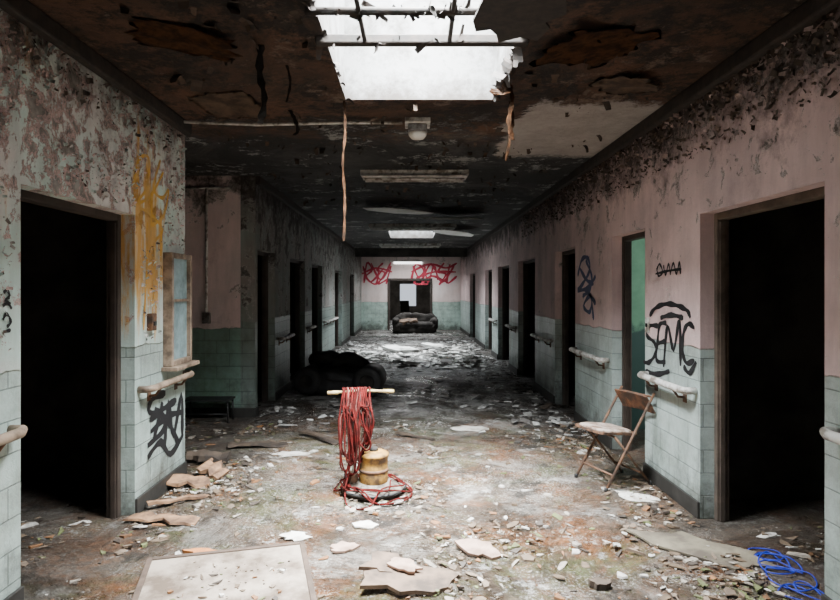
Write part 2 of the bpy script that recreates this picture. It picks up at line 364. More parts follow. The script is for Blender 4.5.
shaft(2, SK[0], 3.75); shaft(3, SK[1], 3.6); shaft(4, SK[2], 3.6); shaft(6, SK[3], 3.6)  # the last two shafts are added around the unseen fill lights
def frame(n, side, a, b, mat, hgt=DH):
    mb = MB(); j = .045
    d = .08; x = (XR+T-d/2) if side > 0 else (XL-T+d/2)
    mb.box((x, a+j/2, hgt/2), (d, j, hgt), bev=.006); mb.box((x, b-j/2, hgt/2), (d, j, hgt), bev=.006)
    mb.box((x, (a+b)/2, hgt-j/2), (d, b-a-2*j, j), bev=.006)
    mb.box((x-side*.01, a+j+.006, hgt/2-.03), (.03, .012, hgt-.06)); mb.box((x-side*.01, b-j-.006, hgt/2-.03), (.03, .012, hgt-.06))
    return st(mb.build('door_%d' % n, mat))
k = 1
for a, b in DL: frame(k, -1, a, b, M['jamb_d']); k += 1
for i, (a, b) in enumerate(DR): frame(k, 1, a, b, M['jamb_t'] if i < 1 else M['jamb_d']); k += 1
mb = MB(); mb.box((-.80, YE-.01, .94), (.08, .06, 1.88)); mb.box((.80, YE-.01, .94), (.08, .06, 1.88)); mb.box((0, YE-.01, 1.90), (1.68, .06, .08))
st(mb.build('door_%d' % k, M['jamb_d']))
def baseboard(name, x, spans, sgn, h=.11):
    mb = MB()
    for a, b in spans: mb.box((x+sgn*.009, (a+b)/2, h/2), (.018, b-a, h), bev=.004)
    st(mb.build(name, M['base_trim']))
def gaps(a, b, ds):
    out = []; c = a
    for d0, d1 in ds: out.append((c, d0)); c = d1
    out.append((c, b)); return out
baseboard('baseboard_right', XR, gaps(-4, YE, DR), -1)
baseboard('baseboard_left', XL, gaps(-4, 4.88, DL[:1]), 1)
baseboard('baseboard_left_far', XL, gaps(7.08, YE, DL[1:]), 1)
mb = MB(); mb.box(((-4.2+XL)/2, 7.071, .055), (XL+4.2, .018, .11)); st(mb.build('baseboard_alcove', M['base_trim']))
for nm, x, sg, y0, y1 in (('trim_1', XR, -1, -4, YE), ('trim_2', XL, 1, -4, 4.88), ('trim_3', XL, 1, 7.08, YE)):
    mb = MB(); mb.box((x+sg*.03, (y0+y1)/2, H-.05), (.06, y1-y0, .1), bev=.015); st(mb.build(nm, M['darkrust']))
mb = MB(); mb.box(((XL+XR)/2, 19.4, H-.14), (XR-XL-.12, .2, .28), bev=.01); st(mb.build('added_trim', M['room']))   # added beam that hides the added end skylight from the camera
w = MB(); y0, y1, z0, z1 = 4.44, 4.85, .93, 1.78
w.box((XL+.035, y0+.02, (z0+z1)/2), (.07, .04, z1-z0), bev=.005); w.box((XL+.035, y1-.02, (z0+z1)/2), (.07, .04, z1-z0), bev=.005)
w.box((XL+.035, (y0+y1)/2, z1-.02), (.07, y1-y0-.08, .04), bev=.005); w.box((XL+.035, (y0+y1)/2, z0+.02), (.07, y1-y0-.08, .04), bev=.005)
win = st(w.build('window_1', M['rail_t']))
MB().box((XL+.03, (y0+y1)/2, (z0+z1)/2), (.02, y1-y0-.08, z1-z0-.08)).build('pane', M['pane'], win)
MB().box((XL+.06, (y0+y1)/2, z0-.015), (.12, y1-y0+.06, .03), bev=.005).build('window_sill', M['rail_t'], win)
MB().box((XL+.045, (y0+y1)/2, 1.42), (.025, y1-y0-.08, .02)).build('glazing_bar', M['rail_t'], win)
mb = MB(); mb.box((.065, 3.21, H-.015), (1.14, .06, .05), bev=.008)
mb.tube([(-.5, 2.86, H-.02), (.2, 2.865, H-.02), (.63, 2.86, H-.02)], .02, 8)
for xx in (-.25, .2): mb.tube([(xx, 2.3, H-.02), (xx+.01, 3.21, H-.025)], .012, 8)
st(mb.build('trim_4', M['darkrust']))

# ------------------------------------------------------------------ graffiti (parts of the walls)
def strokes(name, label, wall, where, lines, width, mat, sub=5):
    mb = MB(); bm = mb.bm; e = .0035
    for li, ln in enumerate(lines):
        uv = [where(*p) for p in ln]
        pts = smooth([(a, b, 0) for a, b in uv], sub)
        L = []; Rr = []
        for i, p in enumerate(pts):
            d = pts[min(i+1, len(pts)-1)]-pts[max(i-1, 0)]
            d = d.normalized() if d.length > 1e-9 else Vector((1, 0, 0))
            nrm = Vector((-d.y, d.x, 0)); wd = width*(.5+.13*math.sin(i*1.3+li))*(0.6 if i in (0, len(pts)-1) else 1)
            for lst, q in ((L, p+nrm*wd), (Rr, p-nrm*wd)):
                off = e + li*.0002
                if wall is we: lst.append(bm.verts.new((q.x, YE-off, q.y)))
                elif wall is wr: lst.append(bm.verts.new((XR-off, min(max(q.x, 3.95), 40), q.y)))
                else: lst.append(bm.verts.new((XL+off, q.x, q.y)))
        for i in range(len(pts)-1): bm.faces.new((L[i], L[i+1], Rr[i+1], Rr[i]))
    o = mb.build(name, mat, wall); o['label'] = label; return o
strokes('graffiti', 'black loose hand drawn tag reading SEMC under an open arch', wr, on_right, [
    [(659, 326), (650, 326), (647, 335), (655, 343), (656, 353), (650, 362), (644, 362)],
    [(667, 323), (660, 325), (658, 342), (657, 360), (666, 362)], [(657, 344), (666, 341)],
    [(664, 367), (668, 326), (674, 350), (680, 320), (681, 366)],
    [(695, 328), (689, 324), (684, 333), (683, 350), (687, 363), (695, 360)],
    [(650, 316), (656, 308), (667, 304), (679, 306), (688, 311), (691, 318)],
    [(684, 366), (690, 373), (697, 362)], [(646, 371), (658, 374), (670, 371)], [(661, 318), (672, 315), (684, 318)]], .037, M['gr_black'])
strokes('graffiti', 'small dense black scribbled tag above the large tag', wr, on_right, [
    [(657, 270), (660, 264), (663, 272), (659, 276), (657, 268)], [(664, 265), (666, 275), (669, 264), (671, 275)], [(671, 273), (674, 263), (677, 274), (680, 262), (681, 274)], [(656, 274), (668, 271), (682, 269)]], .018, M['gr_black'])
strokes('graffiti', 'blue looping tag between two doorways', wr, on_right, [
    [(578, 276), (582, 260), (588, 258), (590, 270), (583, 284), (578, 290), (588, 288), (596, 276)],
    [(586, 260), (592, 276), (590, 290), (583, 296)], [(585, 290), (592, 298), (590, 312), (584, 306), (590, 296), (596, 304)], [(592, 300), (594, 320)], [(580, 268), (587, 280), (594, 284)]], .048, M['gr_blue'])
strokes('graffiti', 'dense thick black scribbled tag under the handrail', wl, on_left, [
    [(165, 393), (152, 399), (149, 412), (162, 416), (163, 430), (147, 446)],
    [(164, 450), (168, 402), (173, 436), (181, 394), (182, 436)],
    [(147, 458), (160, 442), (170, 454), (183, 434)], [(150, 432), (168, 416), (182, 412)], [(152, 444), (158, 420), (162, 402)], [(154, 408), (170, 426), (178, 444)], [(149, 420), (164, 408), (176, 400)]], .052, M['gr_black'], 4)
strokes('graffiti', 'small dark scribble beside the nearest left doorway', wl, on_left, [
    [(3, 293), (6, 290), (9, 296), (5, 300), (10, 304)], [(2, 306), (7, 303), (11, 309)], [(2, 320), (6, 314), (10, 322), (6, 327)], [(3, 332), (10, 330)]], .016, M['gr_black'])
strokes('paint_scrawl', 'faded orange ochre scrawl dripping down the wall', wl, on_left, [
    [(133, 186), (138, 160), (148, 158), (147, 186), (137, 202), (150, 196), (163, 172)],
    [(160, 160), (153, 188), (162, 198), (168, 190), (163, 216), (150, 226)], [(139, 208), (150, 214), (162, 230), (153, 242)],
    [(147, 222), (146, 272), (143, 330)], [(154, 240), (153, 300)], [(161, 230), (160, 262)], [(151, 196), (150, 246)]], .026, M['gr_yellow'])
strokes('graffiti', 'tangled red sprayed tag left of the end doorway', we, on_end, [
    [(364, 283), (367, 263), (372, 270), (366, 277), (376, 284), (379, 266)], [(383, 263), (377, 270), (385, 273), (378, 284), (388, 279)], [(391, 266), (386, 284)], [(362, 274), (376, 268), (392, 272)], [(371, 263), (381, 280), (391, 262)], [(363, 266), (370, 282), (384, 268)]], .07, M['gr_red'])
strokes('graffiti', 'wide tangled red sprayed tag right of the end doorway', we, on_end, [
    [(411, 281), (416, 264), (424, 272), (414, 283), (428, 284)], [(424, 264), (428, 282), (434, 266), (438, 280)], [(444, 263), (438, 272), (446, 274), (439, 285)], [(450, 264), (447, 283), (457, 276)], [(411, 272), (430, 264), (446, 268), (457, 263)], [(416, 278), (434, 272), (456, 272)], [(421, 284), (432, 276), (448, 283)], [(413, 266), (421, 280), (431, 264), (442, 282), (454, 266)]], .075, M['gr_red'])

# ------------------------------------------------------------------ floor polisher
px, py = -.27, 4.45
t = thing('floor_polisher', 'old yellow floor polisher with red cord looped over its handle', 'floor polisher', (px, py, 0), R(8))
MB().lathe([(.18, .004), (.21, .01), (.21, .03), (.18, .034)]).build('brush', M['wood_d'], t)
MB().lathe([(.215, .034), (.236, .036), (.236, .052), (.225, .056), (.13, .074), (.11, .09)]).build('base_plate', M['plate'], t)
MB().tube([(.234*math.cos(a*.2094), .234*math.sin(a*.2094), .044) for a in range(30)], .010, 8, True).build('bumper', M['blackmetal'], t)
mc = (.0, -.01, 0)
MB().lathe([(.098, .075), (.106, .085), (.106, .15), (.104, .2), (.106, .272), (.112, .275), (.112, .292), (.095, .305), (.045, .313)], mc).build('motor_housing', M['yellow'], t)
mb = MB(); mb.lathe([(.106, .165), (.110, .167), (.110, .185), (.106, .187)], mc); mb.build('housing_band', M['rust'], t)
MB().lathe([(.03, .313), (.033, .318), (.028, .34)], mc).build('cap', M['darkrust'], t)
MB().tube([(-.15, .05, .07), (-.14, .03, .2), (-.10, .0, .5), (-.09, -.02, .755)], .016, 10).build('shaft', M['rail_w'], t)
MB().box((-.15, .05, .1), (.07, .1, .08), bev=.012).build('shaft_yoke', M['rust'], t)
br = MB().tube([(-.33, -.04, .75), (-.09, -.02, .76), (.14, 0, .745)], .010, 10).build('handle_bar', M['bar_y'], t)
for a, b in (((-.34, -.041, .75), (-.26, -.034, .753)), ((.07, -.006, .75), (.15, .001, .744))):
    MB().tube([a, b], .014, 10).build('grip', M['bar_y'], br)
for sx in (-.2, -.04):
    MB().tube([(sx-.015, .16, .05), (sx+.015, .16, .05)], .05, 14).build('wheel', M['blackmetal'], t)
def loops(n, x0, x1, zlo, zhi, bx, seed, r):
    rnd = random.Random(seed); mb = MB()
    for i in range(n):
        xc = x0+(x1-x0)*(i+.8*rnd.random())/n; zb = zlo+(zhi-zlo)*rnd.random(); w = .014+.035*rnd.random(); d = .020
        j = lambda s=.035: (rnd.random()-.5)*s
        xb = bx + (xc-bx)*(.6+.3*rnd.random()) + j(.06); xm = (xc+xb)/2+j(.07)
        y0 = -.02+.08*(xc+.07); yo = .07*rnd.random(); zm = (zb+.75)/2
        pts = [(xc, y0, .780), (xc+.005, y0-d, .77), (xc-w*.3+j(.03), y0-d-.01-yo, .66), (xm-w+j(), y0-d-.02-yo, zm+.05), (xm-w*.9+j(), y0-d-.025-yo, (zm+zb)/2), (xb-w*.6, y0-d-.02-yo, zb+.03),
               (xb+w*.2, y0-.03-yo, zb), (xb+w*.9, y0-.035-yo, zb+.05), (xm+w+j(), y0-.05-yo, zm), (xc+w*.4+j(.03), y0-d*1.4-yo*.6, .66), (xc+.004, y0+d, .765)]
        mb.tube(smooth(pts+[pts[0]], 4)[:-1], r, 7, closed=True)
    return mb
loops(10, -.235, -.08, .085, .28, -.185, 11, .0062).build('cord', M['cord_r'], t)['label'] = 'dark red looped cord'
loops(5, -.11, -.025, .34, .50, -.09, 15, .0062).build('cord', M['cord_r'], t)['label'] = 'dark red shorter looped cord above the motor'
loops(3, -.21, -.08, .12, .40, -.18, 12, .0055).build('cord', M['cord_p'], t)['label'] = 'faded pinkish looped cord'
pts = [(-.19, -.08, .16), (-.22, -.14, .07)]; rn = random.Random(9)
for i in range(54):
    a = i*.61+2.2+.5*rn.random(); r_ = .16+.17*rn.random(); pts.append((r_*math.cos(a)-.03, r_*math.sin(a)-.03, .014+.02*rn.random()+(.06 if r_ < .265 else 0)))
MB().tube(smooth(pts, 4), .006, 6).build('cord_tail', M['cord_r'], t)

# ------------------------------------------------------------------ folding chair
t = thing('folding_chair', 'rusty folding chair with brown back and dusty seat leaning near right wall', 'chair', (1.59, 4.70, 0), R(20))
t.scale = (.88, .90, .93)
for s in (-.205, .205):
    MB().tube([(-.24, s, .008), (.27, s, .76)], .012, 8).build('upright', M['rust'], t)
    MB().tube([(-.13, s*.88, .425), (.25, s*.88, .008)], .011, 8).build('leg', M['rust'], t)
    for (x, q) in ((-.24, s), (.25, s*.88)):
        MB().lathe([(.013, 0), (.016, .003), (.015, .03), (.012, .032)], (x, q, 0), 10).build('foot', M['blackmetal'], t)
for a, b in (((-.16, -.205, .12), (-.16, .205, .12)), ((.16, -.18, .105), (.16, .18, .105)), ((.25, -.205, .73), (.25, .205, .73)), ((-.13, -.18, .425), (-.13, .18, .425))):
    MB().tube([a, b], .009, 8).build('stretcher', M['rust'], t)
mb = MB()
mb.slab([(-.29, -.15), (-.26, -.19), (.1, -.185), (.13, -.15), (.13, .15), (.1, .185), (-.26, .19), (-.29, .15), (-.3, 0)], .018, Matrix.Translation((0, 0, .428)) @ Matrix.Rotation(R(6), 4, 'Y'))
sm = mb.build('seat', M['rust'], t)
MB().lump((-.085, 0, .458), (.38, .35, .04), (0, R(6), 0), amp=.015, sq=4, seed=30, freq=14).build('seat_pad', M['seat'], t)['label'] = 'pale worn seat pad'
mb = MB()
for i in range(8):
    yy = -.175+i*.05; dx = .02*(1-((i-3.5)/3.5)**2)
    mb.box((.235+dx, yy, .665), (.016, .056, .18), (0, R(-34+180), 0), bev=.003)
mb.build('backrest', M['chairwood'], t)

# ------------------------------------------------------------------ black sofa
t = thing('sofa', 'collapsed black sofa with round bolster arms dumped in the dark corridor', 'sofa', (-.97, 8.75, 0), R(-4))
MB().lump((-.06, .05, .14), (.94, .74, .28), amp=.05, sq=5, seed=1, cuts=22, freq=6).build('seat_base', M['black'], t)
MB().lump((-.06, -.03, .29), (.72, .56, .16), (R(3), R(5), 0), amp=.07, sq=4, seed=2, cuts=22).build('seat_cushion', M['black'], t)
MB().lump((-.12, .23, .42), (.9, .28, .28), (R(-8), R(5), 0), amp=.08, sq=3, seed=3, cuts=22).build('backrest', M['black'], t)
for cx, cz, rr in ((.40, .215, .21), (-.46, .22, .19)):
    a = MB().tube([(cx, -.40, cz), (cx, -.385, cz), (cx, -.37, cz), (cx, .28, cz-.005), (cx, .3, cz-.005)], [rr*.72, rr*.93, rr, rr*.97, rr*.8], 28).build('arm', M['black'], t)
    MB().tube([(cx, -.412, cz), (cx, -.40, cz)], [rr*.42, rr*.5], 20).build('arm_disc', M['couch'], a)

# ------------------------------------------------------------------ handrails
def handrail(side, y0, y1, label, mat, z=.83):
    xw = XR if side > 0 else XL; sg = -side
    t = thing('handrail', label, 'handrail', (xw, (y0+y1)/2, z), 0, 'wall handrails along the corridor'); L = (y1-y0)/2
    off = .085
    pts = [(sg*.004, -L, 0), (sg*off*.7, -L, 0), (sg*off, -L+.05, 0), (sg*off, 0, 0), (sg*off, L-.05, 0), (sg*off*.7, L, 0), (sg*.004, L, 0)]
    MB().tube(pts, .024, 10).build('rail', mat, t)
    n = 2 if L < .8 else 4
    for i in range(n):
        yy = -L+.16+(2*L-.32)*i/(n-1)
        b = MB().tube([(sg*.004, yy, -.07), (sg*.05, yy, -.065), (sg*off, yy, -.02)], .009, 8); b.box((sg*.004, yy, -.07), (.008, .05, .07), bev=.002)
        b.build('bracket', M['rust'], t)
    return t
handrail(-1, 4.04, 4.84, 'tan handrail under the small interior window on left wall', M['rail_t'])
handrail(-1, -1.5, 2.74, 'tan handrail before the nearest left doorway', M['rail_t'], .86)
handrail(1, 3.98, 4.78, 'chipped white handrail under the black graffiti by the folding chair', M['rail_w'])
handrail(1, -1.5, 2.66, 'white handrail before the nearest right doorway', M['rail_w'], .87)
handrail(1, 5.72, 6.82, 'white handrail under the blue graffiti', M['rail_w'])
handrail(1, 7.95, 9.0, 'white handrail between third and fourth right doorways', M['rail_w'])
handrail(1, 10.65, 11.4, 'white handrail between fourth and fifth right doorways', M['rail_w'])
handrail(1, 13.05, 13.8, 'white handrail between fifth and sixth right doorways', M['rail_w'])
handrail(-1, 8.22, 9.05, 'grey handrail just past the first doorway beyond the alcove', M['rail_w'])
handrail(-1, 10.55, 11.1, 'short grey handrail left of the second doorway past the alcove', M['rail_w'])
handrail(-1, 12.6, 14.5, 'long grey handrail on the far left wall', M['rail_w'])

# ------------------------------------------------------------------ alcove pipework and low rack
t = thing('pipework', 'thin pipes on the pink alcove wall', 'pipe', (-2.39, 7.05, 1.2))
MB().tube([(0, 0, 0), (0, 0, 1.5)], .016, 8).build('riser', M['rail_w'], t)
MB().tube([(-.9, 0, 1.5), (.3, 0, 1.5)], .016, 8).build('pipe', M['metal'], t)
MB().box((0, -.005, -.03), (.09, .05, .13), bev=.006).build('junction_box', M['metal'], t)
t = thing('low_rack', 'low black metal rack on the floor of the alcove', 'rack', (-2.3, 6.86, 0))
MB().box((0, 0, .255), (.54, .24, .02), bev=.004).build('top', M['blackmetal'], t)
for sx in (-.25, .25):
    for sy in (-.1, .1): MB().tube([(sx, sy, 0), (sx*.97, sy*.97, .247)], .011, 8).build('leg', M['blackmetal'], t)
MB().tube([(-.245, -.1, .1), (.245, -.1, .1)], .007, 6).build('stretcher', M['blackmetal'], t)
t = thing('alarm_box', 'small dark alarm box on the left wall beside orange paint', 'alarm box', (XL, *on_left(149, 322)))
MB().box((.02, 0, 0), (.04, .08, .12), bev=.006).build('body', M['rust'], t)
MB().box((.044, 0, -.01), (.01, .04, .03), bev=.003).build('pull_lever', M['blackmetal'], t)
t = thing('light_switch', 'pale switch plate on right wall beside the green lit doorway', 'switch', (XR, 4.79, 1.22))
MB().box((-.005, 0, 0), (.01, .075, .12), bev=.003).build('plate', M['rail_w'], t)
MB().box((-.014, 0, 0), (.012, .02, .03), bev=.002).build('toggle', M['blackmetal'], t)

# ------------------------------------------------------------------ ceiling things
def fluor(y, x, label, rz=0, L=1.22):
    t = thing('fluorescent_light', label, 'ceiling light', (x, y, H), rz, 'unlit ceiling fluorescents')
    MB().box((0, 0, -.03), (L, .16, .06), bev=.008).build('housing', M['rail_w'], t)
    MB().box((0, 0, -.075), (L-.04, .22, .03), bev=.01).build('reflector', M['slab'], t)
    for s in (-.06, .06): MB().tube([(-L/2+.05, s, -.105), (L/2-.05, s, -.105)], .014, 8).build('tube', M['rail_w'], t)
fluor(6.8, .05, 'unlit white fluorescent light nearest on the dark ceiling')
fluor(12.3, .05, 'unlit fluorescent light just before the far skylight', 0, 1.8)
fluor(17.5, 0, 'small unlit fluorescent light beyond the far skylight', 0, 1.8)
t = thing('ceiling_lamp', 'square pale lamp box hanging from the conduit behind the skylight', 'ceiling lamp', (.06, 4.78, H))
MB().box((0, 0, -.02), (.2, .2, .04), bev=.006).build('mounting_plate', M['rail_w'], t)
MB().box((0, 0, -.07), (.15, .15, .06), bev=.012).build('housing', M['metal'], t)
MB().lathe([(.075, -.1), (.07, -.12), (.05, -.145), (.02, -.15)][::-1]).build('lens', M['paper'], t)
t = tag(MB().tube([(-1.85, 0, 0), (-1.2, .02, -.02), (-.5, 0, -.01), (-.06, .04, 0)], .012, 8).build('conduit', M['rail_w'], None, (0, 4.7, H-.03)), 'thin grey conduit crossing the ceiling to the lamp box', 'conduit')
def ribbon(name, label, cat, pts, w, mat, loc):
    mb = MB(); bm = mb.bm; P = smooth(pts, 5); L = []
    for i, p in enumerate(P):
        a = .5*math.sin(i*.5); ww = w*(.75+.25*math.sin(i*2.1))
        d = Vector((math.cos(a), math.sin(a), 0))*ww/2
        L.append((bm.verts.new(p+d), bm.verts.new(p-d)))
    for a, b in zip(L, L[1:]): bm.faces.new((a[0], b[0], b[1], a[1]))
    bmesh.ops.solidify(bm, geom=bm.faces[:], thickness=.004)
    return tag(mb.build(name, mat, None, loc), label, cat, 'strips hanging from the ceiling')
ribbon('hanging_strip', 'long rusty trim strip dangling from the skylight corner', 'metal strip', [(-.0, 0, 0), (.006, .02, -.2), (-.008, -.01, -.45), (.004, .01, -.7), (-.005, .02, -1.0)], .024, M['strip'], (-.47, 4.28, H))
ribbon('hanging_strip', 'dark rag of ceiling hanging near the top left', 'ceiling strip', [(0, 0, 0), (-.01, .01, -.15), (.02, .0, -.3), (-.01, .02, -.43)], .05, M['darkrust'], (-.82, 3.3, H))
ribbon('hanging_strip', 'short dark strip hanging right of the skylight', 'ceiling strip', [(0, 0, 0), (.02, .01, -.12), (.0, .0, -.25), (-.03, .02, -.42)], .03, M['strip'], (.72, 4.3, H))
ribbon('hanging_strip', 'curled torn edge at the right corner of the skylight', 'ceiling strip', [(0, 0, .02), (.0, .01, -.06), (-.05, .0, -.1), (-.08, .02, -.05)], .09, M['strip'], (.62, 3.85, H))
ribbon('hanging_strip', 'thin dark sliver hanging left of the skylight beside the rag', 'ceiling strip', [(0, 0, 0), (.02, .01, -.1), (.0, .0, -.22)], .02, M['darkrust'], (-.74, 3.6, H))
ribbon('hanging_strip', 'short curled scrap hanging over the conduit', 'ceiling strip', [(0, 0, 0), (.03, .01, -.06), (.06, .0, -.15), (.03, 0, -.19)], .04, M['darkrust'], (-.9, 4.5, H))
ribbon('hanging_strip', 'ragged brown strip hanging from the right edge of the skylight', 'ceiling strip', [(0, 0, 0), (.015, .01, -.1), (-.01, .0, -.24), (.02, .01, -.36)], .04, M['strip'], (.66, 3.95, H))
tag(MB().slab([(-.2, -.35), (.12, -.4), (.2, -.1), (.13, .02), (.17, .1), (.15, .3), (.05, .24), (-.05, .33), (-.08, .2), (-.12, .12), (-.19, .15), (-.22, .0)], .012, Matrix.Rotation(R(6), 4, 'X')).build('ceiling_flap', M['darkrust'], None, (.52, 2.86, H-.07)), 'dark torn flap of ceiling sagging across the skylight corner', 'ceiling flap')
for i, (x, y, a, lab) in enumerate([(.75, 10.4, 8, 'pale sagging ceiling panel on the right past the nearest fluorescent light'), (-.2, 9.5, 5, 'pale sagging ceiling panel mid corridor'), (.9, 13.1, 7, 'pale peeling ceiling panel right of the far skylight')]):
    mb = MB(); q = [(-.5, -.4), (-.1, -.5), (.4, -.42), (.55, .1), (.3, .45), (-.3, .38), (-.6, .1)]
    mb.slab(q, .012, Matrix.Rotation(R(a), 4, 'X'))
    tag(mb.build('ceiling_panel', M['white'], None, (x, y, H-.11), (0, 0, i*.7)), lab, 'ceiling panel', 'sagging ceiling panels')
# peeled sheets sagging from the near ceiling
def sag(label, x, y, sx, sy, drop, rz, seed, mat):
    mb = MB(); bm = mb.bm; n = 11; g = []
    for i in range(n):
        row = []
        for j in range(n):
            u = i/(n-1); v = j/(n-1); e = mnoise.noise(Vector((u*3+seed, v*3, seed)))
            row.append(bm.verts.new(((u-.5)*sx*(1+.5*mnoise.noise(Vector((v*6, seed, 1)))), (v-.5)*sy*(1+.5*mnoise.noise(Vector((u*6, 2, seed)))), -.004-drop*(u**2)*(.6+.4*e) - .015*abs(e))))
        g.append(row)
    for i in range(n-1):
        for j in range(n-1):
            f = bm.faces.new((g[i][j], g[i+1][j], g[i+1][j+1], g[i][j+1])); f.smooth = True
    bmesh.ops.solidify(bm, geom=bm.faces[:], thickness=.004)
    tag(mb.build('ceiling_sheet', mat, None, (x, y, H), (0, 0, R(rz))), label, 'ceiling sheet', 'peeled sheets sagging from the near ceiling')
sag('dark peeled sheet sagging beside the left wall at the front', -1.2, 3.2, .5, .35, .08, 20, 1, M['strip'])
sag('brown peeled sheet drooping over the alcove corner', -1.3, 4.3, .4, .45, .10, 75, 2, M['scrap'])
sag('dark peeled sheet sagging right of the skylight', 1.0, 3.3, .5, .5, .08, 200, 3, M['strip'])
sag('brown peeled sheet drooping near the right wall cornice', 1.4, 3.9, .35, .4, .08, -40, 4, M['scrap'])
t = thing('wall_lamp', 'bright lit strip lamp above the end doorway', 'wall lamp', (-.08, YE, 2.55))
MB().box((0, -.03, .03), (1.1, .06, .04), bev=.006).build('housing', M['white'], t)
MB().box((0, -.035, -.03), (1.06, .05, .07), bev=.01).build('diffuser', M['glow'], t)

# ------------------------------------------------------------------ worn couch at the end
t = thing('couch', 'low boxy dark worn couch standing in front of the end doorway', 'couch', (.17, 21.0, 0), R(5))
MB().lump((0, 0, .19), (1.5, .8, .38), amp=.06, sq=8, seed=5, cuts=20).build('seat_base', M['couch'], t)
MB().lump((0.05, .3, .42), (1.4, .24, .46), (R(-10), R(2), 0), amp=.10, sq=6, seed=6, cuts=20).build('backrest', M['couch'], t)
for s in (-1, 1): MB().lump((s*.66, -.02, .30), (.22, .8, .42), (0, R(s*5), 0), amp=.08, sq=6, seed=7+s, cuts=20).build('arm', M['couch'], t)
MB().lump((-.25, -.1, .40), (.62, .56, .16), (R(4), R(-7), .1), amp=.07, sq=5, seed=9, cuts=20).build('cushion', M['scrap'], t)['label'] = 'brown worn cushion'
t = thing('side_chair', 'dark chair silhouetted in the room beyond the end doorway', 'chair', (-.15, 26.5, 0), R(25))
MB().box((0, 0, .45), (.44, .44, .05), bev=.01).build('seat', M['black'], t)
MB().box((0, .2, .78), (.44, .04, .5), (R(-8), 0, 0), bev=.015).build('backrest', M['black'], t)
for sx in (-.19, .19):
    for sy in (-.19, .19): MB().tube([(sx, sy, 0), (sx*.95, sy*.95, .43)], .018, 8).build('leg', M['blackmetal'], t)

# ------------------------------------------------------------------ debris: individual pieces
t = thing('fallen_board', 'large stained brownish board with wooden edging on the floor at bottom left', 'board', (-.89, 2.88, 0), R(15))
MB().box((0, 0, .02), (.8, 1.0, .02), bev=.003).build('panel', M['board'], t)
for c, s in (((-.41, 0, .02), (.03, 1.06, .035)), ((.41, 0, .02), (.03, 1.06, .035)), ((0, .515, .02), (.79, .03, .035)), ((0, -.515, .02), (.79, .03, .035))):
    MB().box(c, s, bev=.004).build('edging', M['board_e'], t)
def scrap(name, label, cat, px_, py_, size, mat, rz=0, th=.015, tilt=(0, 0), seed=0, pts=None, z=.002, group=None):
    rn = random.Random(seed); x, y = ground(px_, py_)
    n = 17; q = pts or [(math.cos(2*math.pi*(i+.6*rn.random())/n)*size[0]*(.27+.3*rn.random()), math.sin(2*math.pi*(i+.6*rn.random())/n)*size[1]*(.27+.3*rn.random())) for i in range(n)]
    mb = MB(); m = Matrix.Rotation(R(tilt[0]), 4, 'X') @ Matrix.Rotation(R(tilt[1]), 4, 'Y')
    mb.slab(q, th, m); zmin = min(v.co.z for v in mb.bm.verts)
    return tag(mb.build(name, mat, None, (x, y, z-zmin), (0, 0, R(rz))), label, cat, group)
def plank(label, px_, py_, L, w, th, rz, mat, tilt=3, seed=0):
    # broken splintered length with ragged ends, wavy sides and uneven thickness
    rn = random.Random(seed); x, y = ground(px_, py_); n = 7; mb = MB(); rings = []
    for i in range(n):
        f = i/(n-1); xx = (f-.5)*L; ww = w/2*(.65+.5*rn.random()); cy = (rn.random()-.5)*w*.35; h = th*(.5+.6*rn.random()); zb = rn.random()*th*.5+.04*L*math.sin(f*3.1)*.5
        e1, e2 = ((rn.random()-.5)*.16*L, (rn.random()-.5)*.16*L) if i in (0, n-1) else (0, 0)
        rings.append([mb.bm.verts.new(p) for p in ((xx+e1, cy-ww, zb), (xx+e2, cy+ww, zb*.6), (xx+e2*.6, cy+ww*.9, zb*.6+h), (xx+e1*.7, cy-ww*.9, zb+h))])
    for A, B in zip(rings, rings[1:]):
        for k_ in range(4): mb.bm.faces.new((A[k_], A[(k_+1) % 4], B[(k_+1) % 4], B[k_]))
    mb.bm.faces.new(rings[0][::-1]); mb.bm.faces.new(rings[-1])
    mb.bm.transform(Matrix.Rotation(R(tilt), 4, 'Y') @ Matrix.Rotation(R(tilt*1.5), 4, 'X')); zmin = min(v.co.z for v in mb.bm.verts)
    return tag(mb.build('wood_plank', mat, None, (x, y, .001-zmin), (0, 0, R(rz))), label, 'plank', 'broken planks on the floor')
plank('tan broken wood piece nearest the left wall corner', 186, 487, .36, .15, .03, 25, M['wood'], 9, 1)
plank('short tan wood scrap among the pieces by the left wall', 213, 477, .26, .15, .035, -30, M['wood'], 12, 2)
plank('dark wood chunk against the left wall corner', 207, 462, .34, .16, .05, 8, M['wood_d'], 6, 3)
plank('flat tan splintered board lying in front of the left doorway', 165, 522, .46, .12, .015, -8, M['wood'], 2, 4)
plank('thin tan stick beside the broken wood pieces', 176, 504, .42, .05, .02, 40, M['wood'], 4, 5)
plank('long dark plank lying diagonally behind the polisher', 320, 440, .55, .09, .025, -42, M['wood_d'], 3, 6)
plank('dark plank lying across the alcove entrance', 258, 447, .55, .13, .025, 12, M['wood_d'], 3, 7)
plank('dark stick on the floor right of the polisher handle', 415, 438, .42, .06, .025, -30, M['wood_d'], 3, 8)
plank('dark plank by the right wall past the chair', 548, 408, .5, .1, .025, 60, M['wood_d'], 3, 9)
scrap('scrap_board', 'brown rotten board piece at the bottom centre', 'scrap board', 415, 585, (.55, .36), M['scrap'], 10, .02, (3, 4), 11)
scrap('scrap_board', 'small brown board piece leaning on the rotten board', 'scrap board', 383, 573, (.28, .2), M['scrap'], 50, .02, (8, 3), 12, z=.03)
scrap('scrap_board', 'pale chipped board piece on the bottom centre scraps', 'scrap board', 405, 578, (.2, .12), M['pinkish'], -20, .012, (5, 4), 13, z=.05)
